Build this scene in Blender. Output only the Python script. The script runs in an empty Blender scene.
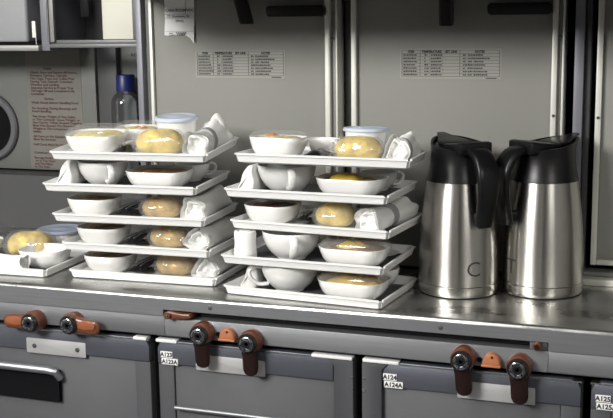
import bpy, math, random
from mathutils import Vector, Matrix
random.seed(7)
S = bpy.context.scene
COL = S.collection
PI = math.pi
def R(d): return math.radians(d)

# ------------------------------------------------------------------ camera, world, lights, exposure
cam_d = bpy.data.cameras.new('camera'); cam = bpy.data.objects.new('camera', cam_d); COL.objects.link(cam)
cam_d.sensor_fit = 'HORIZONTAL'; cam_d.sensor_width = 36.0; cam_d.lens = 36.0 * 1100.0 / 613.0
cam_d.clip_start = 0.05; cam_d.clip_end = 30
pit, yaw, rol = R(9.995), R(19.777), R(-0.713)
F = Vector((-math.sin(yaw) * math.cos(pit), math.cos(yaw) * math.cos(pit), -math.sin(pit)))
RT = Vector((math.cos(yaw), math.sin(yaw), 0)); UP = RT.cross(F)
r2 = RT * math.cos(rol) + UP * math.sin(rol); u2 = UP * math.cos(rol) - RT * math.sin(rol)
mw = Matrix((r2, u2, -F)).transposed().to_4x4(); mw.translation = Vector((0, -1.3556, 1.4685))
cam.matrix_world = mw
S.camera = cam

w = bpy.data.worlds.new('world'); S.world = w; w.use_nodes = True
w.node_tree.nodes['Background'].inputs[0].default_value = (0.8, 0.85, 0.95, 1)
w.node_tree.nodes['Background'].inputs[1].default_value = 0.08

def area(name, loc, target, size, power, color=(1, 1, 1), sy=None):
    d = bpy.data.lights.new(name, 'AREA'); d.energy = power; d.color = color
    d.shape = 'RECTANGLE'; d.size = size; d.size_y = sy or size
    o = bpy.data.objects.new(name, d); COL.objects.link(o); o.location = loc
    o.rotation_euler = (Vector(target) - Vector(loc)).to_track_quat('-Z', 'Y').to_euler()
    return o
area('aisle_ceiling_lamp', (-1.5, -1.95, 2.15), (-0.5, 0.1, 1.15), 0.8, 62, (1.0, 0.98, 0.95), 0.5)
area('galley_ceiling_lamp', (-0.75, -0.75, 2.25), (-0.6, 0.05, 1.1), 0.5, 9, (1.0, 0.98, 0.95), 0.4)
area('doorway_lamp', (1.0, -1.7, 2.1), (-0.1, 0.2, 1.1), 0.6, 9, (1.0, 0.97, 0.92), 0.3)

S.view_settings.view_transform = 'Standard'; S.view_settings.look = 'None'
S.view_settings.gamma = 1; S.view_settings.use_curve_mapping = False
S.view_settings.exposure = 0.13

# ------------------------------------------------------------------ materials
def mat(name, col, rough=0.5, metal=0.0, spec=0.5, noise=0.0, nscale=20, coat=0.0, bump=0.0, bscale=60,
        aniso=0.0, trans=0.0, emit=None, stretch=(1, 1, 1), rnoise=0.0, sheen=0.0, sss=0.0):
    m = bpy.data.materials.new(name); m.use_nodes = True
    nt = m.node_tree; b = nt.nodes['Principled BSDF']
    def setv(k, v):
        if k in b.inputs: b.inputs[k].default_value = v
    setv('Base Color', (*col, 1)); setv('Roughness', rough); setv('Metallic', metal)
    setv('Specular IOR Level', spec); setv('Coat Weight', coat); setv('Coat Roughness', 0.08)
    setv('Transmission Weight', trans); setv('Anisotropic', aniso); setv('Anisotropic Rotation', 0.25 if aniso else 0.0)
    if sss: setv('Subsurface Weight', sss); setv('Subsurface Radius', (0.01, 0.007, 0.004))
    if emit: setv('Emission Color', (*emit[0], 1)); setv('Emission Strength', emit[1])
    if noise or bump or rnoise:
        tc = nt.nodes.new('ShaderNodeTexCoord'); mp = nt.nodes.new('ShaderNodeMapping')
        mp.inputs['Scale'].default_value = stretch
        nt.links.new(tc.outputs['Object'], mp.inputs['Vector'])
        nz = nt.nodes.new('ShaderNodeTexNoise'); nz.inputs['Scale'].default_value = nscale
        nz.inputs['Detail'].default_value = 5
        nt.links.new(mp.outputs['Vector'], nz.inputs['Vector'])
        if noise:
            cr = nt.nodes.new('ShaderNodeValToRGB')
            cr.color_ramp.elements[0].position = 0.3; cr.color_ramp.elements[1].position = 0.7
            cr.color_ramp.elements[0].color = (*[c * (1 - noise) for c in col], 1)
            cr.color_ramp.elements[1].color = (*[min(1, c * (1 + noise)) for c in col], 1)
            nt.links.new(nz.outputs['Fac'], cr.inputs['Fac']); nt.links.new(cr.outputs['Color'], b.inputs['Base Color'])
        if rnoise:
            mr = nt.nodes.new('ShaderNodeMapRange')
            mr.inputs['From Min'].default_value = 0.3; mr.inputs['From Max'].default_value = 0.7
            mr.inputs['To Min'].default_value = max(0.05, rough - rnoise); mr.inputs['To Max'].default_value = rough + rnoise
            nt.links.new(nz.outputs['Fac'], mr.inputs['Value']); nt.links.new(mr.outputs['Result'], b.inputs['Roughness'])
        if bump:
            n2 = nt.nodes.new('ShaderNodeTexNoise'); n2.inputs['Scale'].default_value = bscale
            n2.inputs['Detail'].default_value = 4
            nt.links.new(mp.outputs['Vector'], n2.inputs['Vector'])
            bp = nt.nodes.new('ShaderNodeBump'); bp.inputs['Strength'].default_value = bump
            bp.inputs['Distance'].default_value = 0.002
            nt.links.new(n2.outputs['Fac'], bp.inputs['Height']); nt.links.new(bp.outputs['Normal'], b.inputs['Normal'])
    if aniso:
        tg = nt.nodes.new('ShaderNodeTangent'); tg.direction_type = 'RADIAL'; tg.axis = 'Z'
        nt.links.new(tg.outputs['Tangent'], b.inputs['Tangent'])
    return m

def film_mat(name, tint, white, gloss_rough, fres=1.45, bump=0.0, bscale=120):
    """thin clear plastic: see-through, with a glossy sheen and a trace of haze"""
    m = bpy.data.materials.new(name); m.use_nodes = True; nt = m.node_tree
    for n in list(nt.nodes): nt.nodes.remove(n)
    out = nt.nodes.new('ShaderNodeOutputMaterial')
    tr = nt.nodes.new('ShaderNodeBsdfTransparent'); tr.inputs[0].default_value = (*tint, 1)
    df = nt.nodes.new('ShaderNodeBsdfDiffuse'); df.inputs[0].default_value = (0.85, 0.86, 0.88, 1)
    gl = nt.nodes.new('ShaderNodeBsdfGlossy'); gl.inputs['Roughness'].default_value = gloss_rough
    fr = nt.nodes.new('ShaderNodeFresnel'); fr.inputs[0].default_value = fres or 1.3
    even = fres is None
    m1 = nt.nodes.new('ShaderNodeMixShader'); m1.inputs[0].default_value = white
    m2 = nt.nodes.new('ShaderNodeMixShader')
    nt.links.new(tr.outputs[0], m1.inputs[1]); nt.links.new(df.outputs[0], m1.inputs[2])
    m2.inputs[0].default_value = 0.11
    if not even: nt.links.new(fr.outputs[0], m2.inputs[0])
    nt.links.new(m1.outputs[0], m2.inputs[1]); nt.links.new(gl.outputs[0], m2.inputs[2])
    if bump:
        tc = nt.nodes.new('ShaderNodeTexCoord'); nz = nt.nodes.new('ShaderNodeTexNoise'); nz.inputs['Scale'].default_value = bscale
        bp = nt.nodes.new('ShaderNodeBump'); bp.inputs['Strength'].default_value = bump; bp.inputs['Distance'].default_value = 0.004
        nt.links.new(tc.outputs['Object'], nz.inputs['Vector']); nt.links.new(nz.outputs['Fac'], bp.inputs['Height'])
        nt.links.new(bp.outputs['Normal'], gl.inputs['Normal']); nt.links.new(bp.outputs['Normal'], fr.inputs['Normal'])
    nt.links.new(m2.outputs[0], out.inputs['Surface'])
    return m

MAT = dict(
    steel_top=mat('worktop_steel', (0.50, 0.50, 0.485), 0.30, 0.97, noise=0.24, nscale=9, rnoise=0.10, stretch=(1, 2.2, 1), bump=0.04, bscale=300),
    steel_face=mat('fascia_steel', (0.34, 0.35, 0.37), 0.42, 0.85, noise=0.06, nscale=30, stretch=(0.3, 1, 12)),
    steel_bright=mat('bright_steel', (0.72, 0.72, 0.72), 0.28, 1.0),
    rail=mat('rail_metal', (0.26, 0.268, 0.28), 0.45, 0.75, noise=0.05, nscale=25, stretch=(0.3, 1, 8)),
    cart=mat('cart_grey_panel', (0.105, 0.107, 0.115), 0.5, 0.35, noise=0.06, nscale=12),
    cart_band=mat('cart_band_metal', (0.115, 0.122, 0.148), 0.42, 0.5),
    cart_flap=mat('cart_corner_grey', (0.062, 0.064, 0.070), 0.55, 0.1),
    cart_plate=mat('cart_pale_plate', (0.50, 0.50, 0.50), 0.4, 0.4),
    bumper=mat('white_bumper', (0.78, 0.78, 0.78), 0.45),
    black=mat('black_gap', (0.005, 0.005, 0.006), 0.9, spec=0.1),
    black_plastic=mat('black_plastic', (0.006, 0.006, 0.0065), 0.32, spec=0.32, bump=0.03, bscale=400),
    black_gloss=mat('black_gloss_plastic', (0.012, 0.012, 0.013), 0.2, spec=0.5),
    carafe=mat('carafe_brushed_steel', (0.52, 0.505, 0.475), 0.30, 1.0, aniso=0.85, noise=0.04, nscale=14),
    carafe_base=mat('carafe_polished_foot', (0.54, 0.525, 0.49), 0.26, 1.0, aniso=0.7),
    engrave=mat('engraved_letter', (0.03, 0.03, 0.03), 0.6),
    door=mat('door_grey_panel', (0.285, 0.285, 0.263), 0.55, 0.0, spec=0.3, noise=0.02, nscale=4),
    trim_light=mat('pale_trim', (0.74, 0.74, 0.68), 0.4, 0.2),
    trim_mid=mat('grey_trim', (0.26, 0.26, 0.25), 0.45, 0.2),
    post_blue=mat('blue_grey_post', (0.20, 0.205, 0.235), 0.45, 0.2),
    slide=mat('slide_table_edge', (0.018, 0.018, 0.019), 0.6, spec=0.2),
    dark=mat('dark_grey_panel', (0.055, 0.056, 0.058), 0.55),
    panel_left=mat('recess_panel_shaded', (0.12, 0.125, 0.116), 0.5),  # shade of the recess is put into this panel colour
    panel_dark=mat('recess_side', (0.115, 0.12, 0.115), 0.5),
    cream=mat('cream_panel', (0.68, 0.67, 0.58), 0.5),
    locker=mat('locker_metal', (0.15, 0.153, 0.157), 0.45, 0.3),
    porcelain=mat('white_porcelain', (0.83, 0.83, 0.81), 0.16, coat=0.4),
    tray=mat('white_tray_plastic', (0.80, 0.80, 0.79), 0.3, spec=0.45),
    traymat=mat('dark_tray_inlay', (0.10, 0.10, 0.11), 0.6),
    paper=mat('white_napkin_paper', (0.86, 0.86, 0.84), 0.85, bump=0.25, bscale=70),
    band=mat('grey_paper_band', (0.33, 0.33, 0.33), 0.7),
    bread=mat('bread_crust', (0.50, 0.345, 0.135), 0.6, noise=0.42, nscale=55, bump=0.6, bscale=80),
    bread_pale=mat('pale_bread_crust', (0.66, 0.50, 0.165), 0.6, noise=0.36, nscale=60, bump=0.6, bscale=80),
    film=film_mat('clear_wrapper', (0.98, 0.98, 0.97), 0.09, 0.09, None, 1.0, 55),
    lidclear=film_mat('clear_lid', (0.99, 0.99, 0.99), 0.08, 0.08, None, 0.25, 40),
    lidblue=mat('pale_blue_lid', (0.55, 0.62, 0.74), 0.3, coat=0.2),
    lidgrey=mat('blue_grey_lid', (0.34, 0.39, 0.50), 0.3, coat=0.2),
    egg=mat('yellow_food', (0.72, 0.50, 0.07), 0.45, noise=0.35, nscale=60, bump=0.4, bscale=60),
    salad=mat('pale_yellow_food', (0.78, 0.66, 0.30), 0.5, noise=0.25, nscale=60, bump=0.4, bscale=70),
    orange=mat('orange_food', (0.62, 0.22, 0.05), 0.5, noise=0.3, nscale=60),
    meat=mat('brown_food', (0.26, 0.15, 0.06), 0.45, noise=0.4, nscale=50, bump=0.5, bscale=60),
    berry=mat('dark_red_food', (0.10, 0.035, 0.025), 0.35, noise=0.3, nscale=50, bump=0.4, bscale=60),
    sachet=mat('black_sachet', (0.012, 0.012, 0.014), 0.25, bump=0.5, bscale=40),
    foil=mat('silver_foil', (0.7, 0.7, 0.72), 0.25, 1.0, bump=0.6, bscale=90),
    copper=mat('copper_brown_plastic', (0.135, 0.045, 0.021), 0.33, spec=0.5, coat=0.3),
    copper_bright=mat('polished_copper_plastic', (0.30, 0.10, 0.045), 0.25, spec=0.6, coat=0.4),
    maroon_and_shade=mat('maroon_and_shaded_brown', (0.014, 0.0045, 0.0035), 0.35, spec=0.5),  # shade of hanging copper-brown levers put into colour; also pin and button face
    orange_plastic=mat('orange_catch_plastic', (0.40, 0.15, 0.068), 0.38),
    chrome=mat('chrome', (0.6, 0.6, 0.62), 0.18, 1.0),
    hubblue=mat('dark_hub', (0.02, 0.022, 0.028), 0.3, 0.5),
    label=mat('white_label', (0.85, 0.85, 0.84), 0.5),
    ink=mat('black_ink', (0.012, 0.012, 0.012), 0.6),
    ink_red=mat('dark_red_ink', (0.06, 0.015, 0.011), 0.6),
    ink_grey=mat('grey_ink', (0.03, 0.03, 0.03), 0.6),
    notice=mat('notice_paper_shaded', (0.145, 0.138, 0.122), 0.55),  # sheet darkened: the recess shade is in its colour
    placard=mat('placard_film', (0.33, 0.33, 0.30), 0.5),
    bottle=film_mat('clear_bottle_plastic', (0.90, 0.92, 0.94), 0.05, 0.05, 1.5, 0.2, 40),
    water=film_mat('bottle_water', (0.80, 0.84, 0.90), 0.0, 0.02, 1.33),
    cap=mat('blue_cap_plastic', (0.009, 0.016, 0.115), 0.4),
    white_box=mat('white_box_shaded', (0.24, 0.245, 0.26), 0.5),  # white box toned down, recess shade included in the colour
    floor=mat('floor_vinyl', (0.10, 0.10, 0.11), 0.5, noise=0.2, nscale=40),
    ceil=mat('ceiling_panel', (0.60, 0.60, 0.58), 0.6),
    cabin=mat('cabin_wall', (0.42, 0.42, 0.40), 0.6),
    streak_pale=mat('pale_streak_panel', (0.78, 0.76, 0.72), 0.5),
    streak_dark=mat('dark_streak_panel', (0.05, 0.05, 0.06), 0.8),
    diffuser=mat('lamp_diffuser', (0.9, 0.9, 0.9), 0.5, emit=((1, 0.98, 0.94), 3.0)),
)

# ------------------------------------------------------------------ mesh helpers
class MB:
    def __init__(s): s.v = []; s.f = []
    def add(s, vs, fs, M=None):
        n = len(s.v)
        for p in vs:
            p = Vector(p)
            if M is not None: p = M @ p
            s.v.append(tuple(p))
        s.f += [tuple(i + n for i in f) for f in fs]
        return s
    def box(s, x0, x1, y0, y1, z0, z1, M=None):
        vs = [(x, y, z) for z in (z0, z1) for y in (y0, y1) for x in (x0, x1)]
        return s.add(vs, [(0, 2, 3, 1), (4, 5, 7, 6), (0, 1, 5, 4), (2, 6, 7, 3), (0, 4, 6, 2), (1, 3, 7, 5)], M)
    def loft(s, rings, M=None, cap0=True, cap1=True, closed=True):
        n = len(rings[0]); vs = [p for r in rings for p in r]; fs = []
        for k in range(len(rings) - 1):
            for i in range(n if closed else n - 1):
                j = (i + 1) % n
                fs.append((k * n + i, k * n + j, (k + 1) * n + j, (k + 1) * n + i))
        if cap0: fs.append(tuple(range(n - 1, -1, -1)))
        if cap1: fs.append(tuple((len(rings) - 1) * n + i for i in range(n)))
        return s.add(vs, fs, M)
    def lathe(s, prof, seg=48, M=None, cap0=True, cap1=True):
        rings = [[(r * math.cos(2 * PI * i / seg), r * math.sin(2 * PI * i / seg), z) for i in range(seg)] for r, z in prof]
        return s.loft(rings, M, cap0, cap1)
    def tube(s, path, rad, seg=10, M=None, flat=1.0, up=(0, 0, 1)):
        pts = [Vector(p) for p in path]; rings = []
        for i, p in enumerate(pts):
            t = (pts[min(i + 1, len(pts) - 1)] - pts[max(i - 1, 0)]).normalized()
            a = t.cross(Vector(up))
            if a.length < 1e-4: a = t.cross(Vector((0, 1, 0)))
            a.normalize(); b = a.cross(t)
            rr = rad[i] if isinstance(rad, (list, tuple)) else rad
            rings.append([tuple(p + a * (rr * math.cos(2 * PI * k / seg)) + b * (rr * flat * math.sin(2 * PI * k / seg))) for k in range(seg)])
        return s.loft(rings, M)
    def prism(s, outline, y0, y1, M=None):
        """outline in (x, z), extruded along y"""
        return s.loft([[(x, y0, z) for x, z in outline], [(x, y1, z) for x, z in outline]], M)
    def mesh(s, name, m, smooth=True, bevel=0.0, angle=35):
        me = bpy.data.meshes.new(name); me.from_pydata(s.v, [], s.f); me.validate()
        import bmesh
        bm = bmesh.new(); bm.from_mesh(me)
        if bevel:
            bmesh.ops.remove_doubles(bm, verts=bm.verts, dist=1e-6)
            bmesh.ops.bevel(bm, geom=[e for e in bm.edges if len(e.link_faces) == 2 and e.calc_face_angle(0) > 0.5], offset=bevel, segments=2, affect='EDGES', profile=0.5, clamp_overlap=True)
        bmesh.ops.recalc_face_normals(bm, faces=bm.faces)
        for e in bm.edges:
            if len(e.link_faces) == 2 and e.calc_face_angle(0) > R(angle): e.smooth = False
        for f in bm.faces: f.smooth = smooth
        bm.to_mesh(me); bm.free()
        me.materials.append(m)
        return me

def rrect(hx, hy, r, z, n=6):
    pts = []
    for cx, cy, a0 in ((hx - r, hy - r, 0), (-hx + r, hy - r, 90), (-hx + r, -hy + r, 180), (hx - r, -hy + r, 270)):
        for k in range(n + 1):
            a = R(a0 + 90 * k / n); pts.append((cx + r * math.cos(a), cy + r * math.sin(a), z))
    return pts

def link(name, me, parent=None, M=None):
    o = bpy.data.objects.new(name, me); COL.objects.link(o)
    if parent is not None: o.parent = parent
    if M is not None: o.matrix_local = M
    return o
def obj(name, mb, m, parent=None, **k): return link(name, mb.mesh(name, m, **k), parent)
def tag(o, label=None, cat=None, group=None, kind=None):
    if label: o['label'] = label
    if cat: o['category'] = cat
    if group: o['group'] = group
    if kind: o['kind'] = kind
    return o
def thing(name, label, cat, M=None, group=None):
    o = bpy.data.objects.new(name, None); COL.objects.link(o); o.empty_display_size = 0.02
    if M is not None: o.matrix_world = M
    return tag(o, label, cat, group)
def struct(name, mb, m, parent=None, **k):
    o = obj(name, mb, m, parent, **k)
    if parent is None: o['kind'] = 'structure'
    return o
T = Matrix.Translation
def RZ(d): return Matrix.Rotation(R(d), 4, 'Z')
def RX(d): return Matrix.Rotation(R(d), 4, 'X')

def text_mesh(name, body, size, m, align='LEFT', bold=0.0, spacing=1.0):
    c = bpy.data.curves.new(name, 'FONT'); c.body = body; c.size = size; c.align_x = align
    c.extrude = size * 0.02; c.offset = bold * size; c.space_line = spacing; c.resolution_u = 3
    o = bpy.data.objects.new(name, c); COL.objects.link(o)
    dg = bpy.context.evaluated_depsgraph_get(); dg.update()
    me = bpy.data.meshes.new_from_object(o.evaluated_get(dg)); me.name = name
    bpy.data.objects.remove(o); bpy.data.curves.remove(c)
    me.materials.clear(); me.materials.append(m)
    return me
FACE = RX(90)      # text lying in XY -> facing -Y

# ------------------------------------------------------------------ the room shell
WY = 0.26          # plane of the galley door panels
struct('floor', MB().box(-2.4, 1.6, -2.6, 0.95, -0.03, 0), MAT['floor'])
struct('ceiling', MB().box(-2.4, 1.6, -2.6, 0.95, 2.3, 2.33), MAT['ceil'])
struct('wall_left', MB().box(-2.43, -2.4, -2.6, 0.95, 0, 2.3), MAT['cabin'])
struct('wall_right', MB().box(1.6, 1.63, -2.6, 0.95, 0, 2.3), MAT['cabin'])
struct('wall_front', MB().box(-2.4, 1.6, -2.63, -2.6, 0, 2.3), MAT['cabin'])
mb = MB().box(-0.86, 1.6, 0.305, 0.335, 1.08, 1.56)
struct('wall_back', mb, MAT['black'])
mb = MB()
mb.box(-2.4, -0.86, 0.455, 0.485, 1.08, 1.56)
mb.box(-0.875, -0.86, 0.30, 0.455, 1.08, 1.56)
struct('wall_recess', mb, MAT['panel_dark'])
struct('trim_1', MB().box(-2.4, 1.6, 0.24, 0.95, 1.56, 2.3).box(-.862, 1.6, -.05, 0.24, 1.508, 2.3), MAT['locker'])          # unseen overhead block, its overhang added to shade the door tops
# unseen pale and dark stripes opposite, added as streaks for the carafes to reflect
for n_, (a, b, mm) in enumerate(((-2.35, -1.75, 'streak_pale'), (-1.75, -1.35, 'streak_dark'), (-1.35, -1.0, 'streak_pale'), (-1.0, -.35, 'streak_dark'), (-.35, .10, 'streak_pale'), (.10, .60, 'streak_dark'), (.60, 1.0, 'streak_pale'), (1.0, 1.55, 'streak_dark'))):
    struct('trim_%d' % (13 + n_), MB().box(a, b, -2.6, -2.56, .02, 2.28), MAT[mm])
# recess ledge below the notice panel
struct('trim_2', MB().box(-2.4, -0.875, 0.385, 0.455, 1.08, 1.180), MAT['dark'])

# vertical posts between the doors
def post(name, x0, x1, y0, y1, m, z0=1.08, z1=1.56):
    return struct(name, MB().box(x0, x1, y0, y1, z0, z1), m, bevel=0.001)
post('trim_3', -0.871, -0.8605, WY - 0.004, 0.272, MAT['post_blue'])
post('trim_4', -0.5215, -0.512, WY + 0.02, 0.305, MAT['dark'])
post('trim_5', -0.1715, -0.1585, WY - 0.012, 0.305, MAT['post_blue'])
post('trim_6', -0.1575, -0.1495, WY - 0.002, 0.305, MAT['dark'])

def door(n, x0, x1, z0, z1, lt, rt, pan):
    r = bpy.data.objects.new('door_%d' % n, None); COL.objects.link(r); r['kind'] = 'structure'
    r.location = (0, 0, 0)
    a = x0 + sum(q[0] for q in lt); b = x1 - sum(q[0] for q in rt)
    obj('door_panel', MB().box(a, b, WY, WY + 0.03, z0, z1), pan, r, bevel=0.001)
    x = x0
    for wd, m, dy in lt:
        obj('edge_trim', MB().box(x, x + wd - 0.0004, WY - dy, WY + 0.03, z0, z1), MAT[m], r, bevel=0.0008); x += wd
    x = b
    for wd, m, dy in rt:
        obj('edge_trim', MB().box(x + 0.0004, x + wd, WY - dy, WY + 0.03, z0, z1), MAT[m], r, bevel=0.0008); x += wd
    return r
d1 = door(1, -0.846, -0.525, 1.084, 1.556, [(0.006, 'trim_light', 0.006)], [(0.0085, 'trim_light', 0.012), (0.0075, 'trim_mid', 0.004), (0.0035, 'trim_light', 0.008)], MAT['door'])
d2 = door(2, -0.5035, -0.186, 1.084, 1.556, [(0.0085, 'trim_light', 0.008)], [(0.008, 'trim_light', 0.012), (0.006, 'trim_mid', 0.004), (0.0035, 'trim_light', 0.008)], MAT['door'])
d3 = door(3, -0.141, 0.20, 1.106, 1.556, [(0.0085, 'trim_light', 0.008)], [(0.0085, 'trim_light', 0.008)], MAT['door'])
obj('bottom_trim', MB().box(-0.1325, 0.19, WY - 0.007, WY, 1.1062, 1.1135), MAT['trim_light'], d3, bevel=0.0008)
struct('baseboard_right', MB().box(-0.156, 0.6, WY - 0.03, WY + 0.03, 1.0801, 1.0895), MAT['trim_light'], bevel=0.001)
struct('trim_7', MB().box(-0.156, 0.6, WY - 0.012, WY + 0.03, 1.0900, 1.0965), MAT['trim_mid'], bevel=0.001)

# door latches at the top of the doors (parts of their doors) and screws on the trims
def slanted_strap(par, x, zt, zb, wd, dx, out):
    mb = MB()
    rings = []
    for t in (0, 0.25, 0.5, 0.75, 0.93, 1.0):
        z = zt + (zb - zt) * t; cx = x + dx * t; hw = wd / 2 * (1 if t < 0.95 else 0.9)
        y1 = WY - out * (1.0 - 0.15 * t); y0 = y1 + 0.010
        rings.append([(cx - hw, y0, z), (cx + hw, y0, z), (cx + hw, y1 + 0.002, z), (cx + hw - 0.003, y1, z), (cx - hw + 0.003, y1, z), (cx - hw, y1 + 0.002, z)])
    mb.loft(rings)
    mb.box(x - wd / 2, x + wd / 2, WY - out + 0.004, WY, zt - 0.006, zt + 0.012)
    return obj('latch_strap', mb, MAT['black_plastic'], par, bevel=0.0005)
slanted_strap(d1, -0.678, 1.50, 1.4560, 0.0215, 0.010, 0.030)
slanted_strap(d2, -0.354, 1.50, 1.4505, 0.0205, 0.000, 0.030)
obj('handle', MB().loft([rrect(0.0475, 0.0085, 0.006, z, 4) for z in (0, 0.022)], T((-0.5885, WY, 1.4805 - 0.0055)) @ RX(90)), MAT['black_plastic'], d1, bevel=0.001)
obj('handle', MB().loft([rrect(0.046, 0.0085, 0.006, z, 4) for z in (0, 0.022)], T((-0.2485, WY, 1.4795 - 0.0055)) @ RX(90)), MAT['black_plastic'], d2, bevel=0.001)
def screw(par, x, z, y, rad=0.0022, name='screw'):
    mb = MB().lathe([(rad, 0), (rad, 0.0008), (rad * 0.7, 0.0013)], 14, T((x, y, z)) @ RX(90))
    return obj(name, mb, MAT['cart_flap'], par)
for dd, x, z in ((d1, -0.533, 1.434), (d2, -0.1985, 1.322), (d2, -0.192, 1.435), (d3, -0.1365, 1.320)):
    screw(dd, x, z, WY - 0.0125 if z == 1.322 else WY - 0.0085)

# temperature placards, one on each door
def placard(par, x0, x1, z0, z1):
    y = WY - 0.0006
    pl = obj('placard', MB().box(x0 - 0.003, x1 + 0.003, y, WY, z0 - 0.004, z1 + 0.002), MAT['placard'], par)
    W_ = x1 - x0; H = z1 - z0
    g = MB(); yl = y - 0.0003
    cols = (0, .19, .60, 1.0); rows = 8
    for c in cols: g.box(x0 + c * W_ - .0003, x0 + c * W_ + .0003, yl, y, z0, z1)
    for k in range(rows + 1):
        z = z1 - H * k / rows; g.box(x0, x1, yl, y, z - .00022, z + .00022)
    for c in (.285, .42):
        g.box(x0 + c * W_ - .0001, x0 + c * W_ + .0001, yl, y, z0, z1 - H / rows)
    obj('printed_grid', g, MAT['ink_grey'], pl, smooth=False)
    for cx, s in ((.095, 'ITEM'), (.31, 'TEMPERATURE'), (.51, 'SET LINE'), (.80, 'NOTES')):
        link('lettering', text_mesh('lettering', s, 0.0046, MAT['ink'], 'CENTER', 0.05), pl, T((x0 + cx * W_, y - .0002, z1 - H / rows + .0010)) @ FACE)
    rnd = random.Random(3)
    t = MB()
    for k in range(1, rows):
        zz = z1 - H * (k + .5) / rows
        for c0, c1 in ((.015, .13 + rnd.random() * .045), (.235, .265 if k in (1, 4, 5, 6, 7) else .236), (.30, .405), (.63, .66), (.68, .72 + .02 * rnd.random()), (.74, .80 + .09 * rnd.random())):
            x = x0 + c0 * W_
            while x < x0 + c1 * W_:
                l = .0010 + .0022 * rnd.random()
                t.box(x, x + l, yl, y, zz - .0010, zz + .0008 + .0006 * rnd.random()); x += l + .0006
    t.box(x1 - .020, x1 - .004, yl, y, z0 - .0030, z0 - .0016)
    obj('printed_rows', t, MAT['ink_grey'], pl, smooth=False)
placard(d1, -0.7635, -0.6160, 1.3755, 1.4127)
placard(d2, -0.4255, -0.2790, 1.3765, 1.4150)

# torn note taped to the left door
def torn_note():
    x0, x1, zt = -0.8190, -0.7665, 1.505
    r = thing('paper_note', 'torn white printed paper slip stuck on the left grey door', 'note', T((x0, WY - 0.001, 1.44)))
    bot = [(0.0, 1.4395), (.006, 1.4385), (.014, 1.4400), (.024, 1.4393), (.033, 1.4398), (.040, 1.4380), (.046, 1.4345), (.0500, 1.4300), (.0525, 1.4265), (.0530, 1.440)]
    n = len(bot); rows = 10; vs = []; fs = []
    for k in range(rows + 1):
        for i, (bx, bz) in enumerate(bot):
            t = k / rows; z = bz + (zt - bz) * t
            y = -0.0006 - 0.004 * (1 - t) ** 3 * (0.3 + abs(bx / .053 - .3)) - (0.0004 * math.sin(z * 300))
            xs = bx + 0.001 * math.sin(t * 3) * (1 if i == 0 else .2)
            vs.append((xs, y, z - 1.44))
    m = len(vs); vs += [(a, b + 0.0003, c) for a, b, c in vs]
    for k in range(rows):
        for i in range(n - 1):
            a = k * n + i; fs.append((a, a + 1, a + n + 1, a + n)); fs.append((m + a, m + a + n, m + a + n + 1, m + a + 1))
    for i in range(n - 1): fs.append((i, m + i, m + i + 1, i + 1))
    obj('sheet', MB().add(vs, fs), MAT['label'], r)
    g = MB(); y0, y1 = -0.0032, -0.0028
    for z in (1.4725, 1.4455): g.box(0.002, 0.0515, y0, y1, z - .0003 - 1.44, z - 1.44)
    g.box(0.0385, 0.0389, y0, y1, 0.0325, 0.06); g.box(0.002, 0.0515, y0, y1, 0.0262, 0.0265)
    obj('ruled_lines', g, MAT['ink_grey'], r, smooth=False)
    for s, x, z, sz in (('CARA ROOM', .003, .0365, .0062), ('VOC', .0405, .0365, .0062), ('TT  Comments, Or', .006, .0275, .0050), ('(Note)', .021, .0205, .0050)):
        link('lettering', text_mesh('lettering', s, sz, MAT['ink'], bold=.01), r, T((x, -.0031, z)) @ FACE)
    sc = [(0.009 + .0008 * k, -.0036, .0008 + .0022 * abs(math.sin(k * 0.55))) for k in range(9)]
    s2 = [(0.021 + .0007 * k, -.0036, .0018 + .0026 * math.sin(k * 1.1)) for k in range(27)]
    obj('handwriting', MB().tube(sc, .0004, 5).tube(s2, .0004, 5), MAT['ink'], r)
torn_note()

# ------------------------------------------------------------------ the recess at the left: notice panel, round port, locker, bottle
PY = 0.435
mb = MB().box(-1.60, -1.055, PY, 0.455, 1.184, 1.432)
np_ = struct('trim_8', mb, MAT['panel_left'], bevel=0.001)
struct('trim_9', MB().box(-1.0515, -1.012, PY + 0.003, 0.455, 1.181, 1.432), MAT['dark'], bevel=0.001)
no = thing('notice_sheet', 'printed galley notice with dark red text on the recess panel', 'notice', T((-1.203, PY - 0.0006, 1.187)))
obj('sheet', MB().box(0, 0.118, 0, 0.0006, 0, 0.226), MAT['notice'], no)
NOTICE = [(55.5, 'Galley'), (60, 'Check, Stow and Secure All Doors,'), (63.5, 'Drawers, Carriers, Utensils,'), (67, 'Hot Cups, Trays and Coffee Pots'), (70.5, 'During Taxi, Takeoff, Turbulent'), (74, 'Weather and Landing.'),
          (77.5, 'Dispense Service in Proper Tray'), (81, 'Through, Fill and Complete in Its'), (84.5, 'Container.'), (90, 'Notice'), (94.5, 'Wash Hands Before Handling Food'), (101, 'No Smoking During Beverage and'), (104.5, 'Food Handling.'),
          (110.5, 'The Gross Weight of Any Galley'), (114, 'or The Container Gross Weight, or'), (117.5, 'Any Carrier, When Stowed Together,'), (121, 'Must Not Exceed The Placarded'), (124.5, 'Weight in The Compartment or'), (128, 'Galley.'),
          (133.5, 'All Carts or No Equipment'), (137, 'Must Be Secured.'), (143, 'Half Carts Must Be Paired'), (152.5, 'Containers'), (158.5, 'Storage Racks'), (162, ' or in The Door'), (165.5, 'and The Mess'), (169, 'in The Rear')]
for row, s in NOTICE:
    ctr = s in ('Galley', 'Notice')
    link('lettering', text_mesh('lettering', s, .0058, MAT['ink_red'], 'CENTER' if ctr else 'LEFT', .026), no,
         T((.047 if ctr else .0085, -.0003, (172.0 - row) * .00164 - .0040)) @ FACE @ Matrix.Diagonal((1.22, 1, 1, 1)))
rp = thing('round_port', 'round dark port with a wide grey ring at the far left', 'port', T((-1.292, PY, 1.264)))
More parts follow.
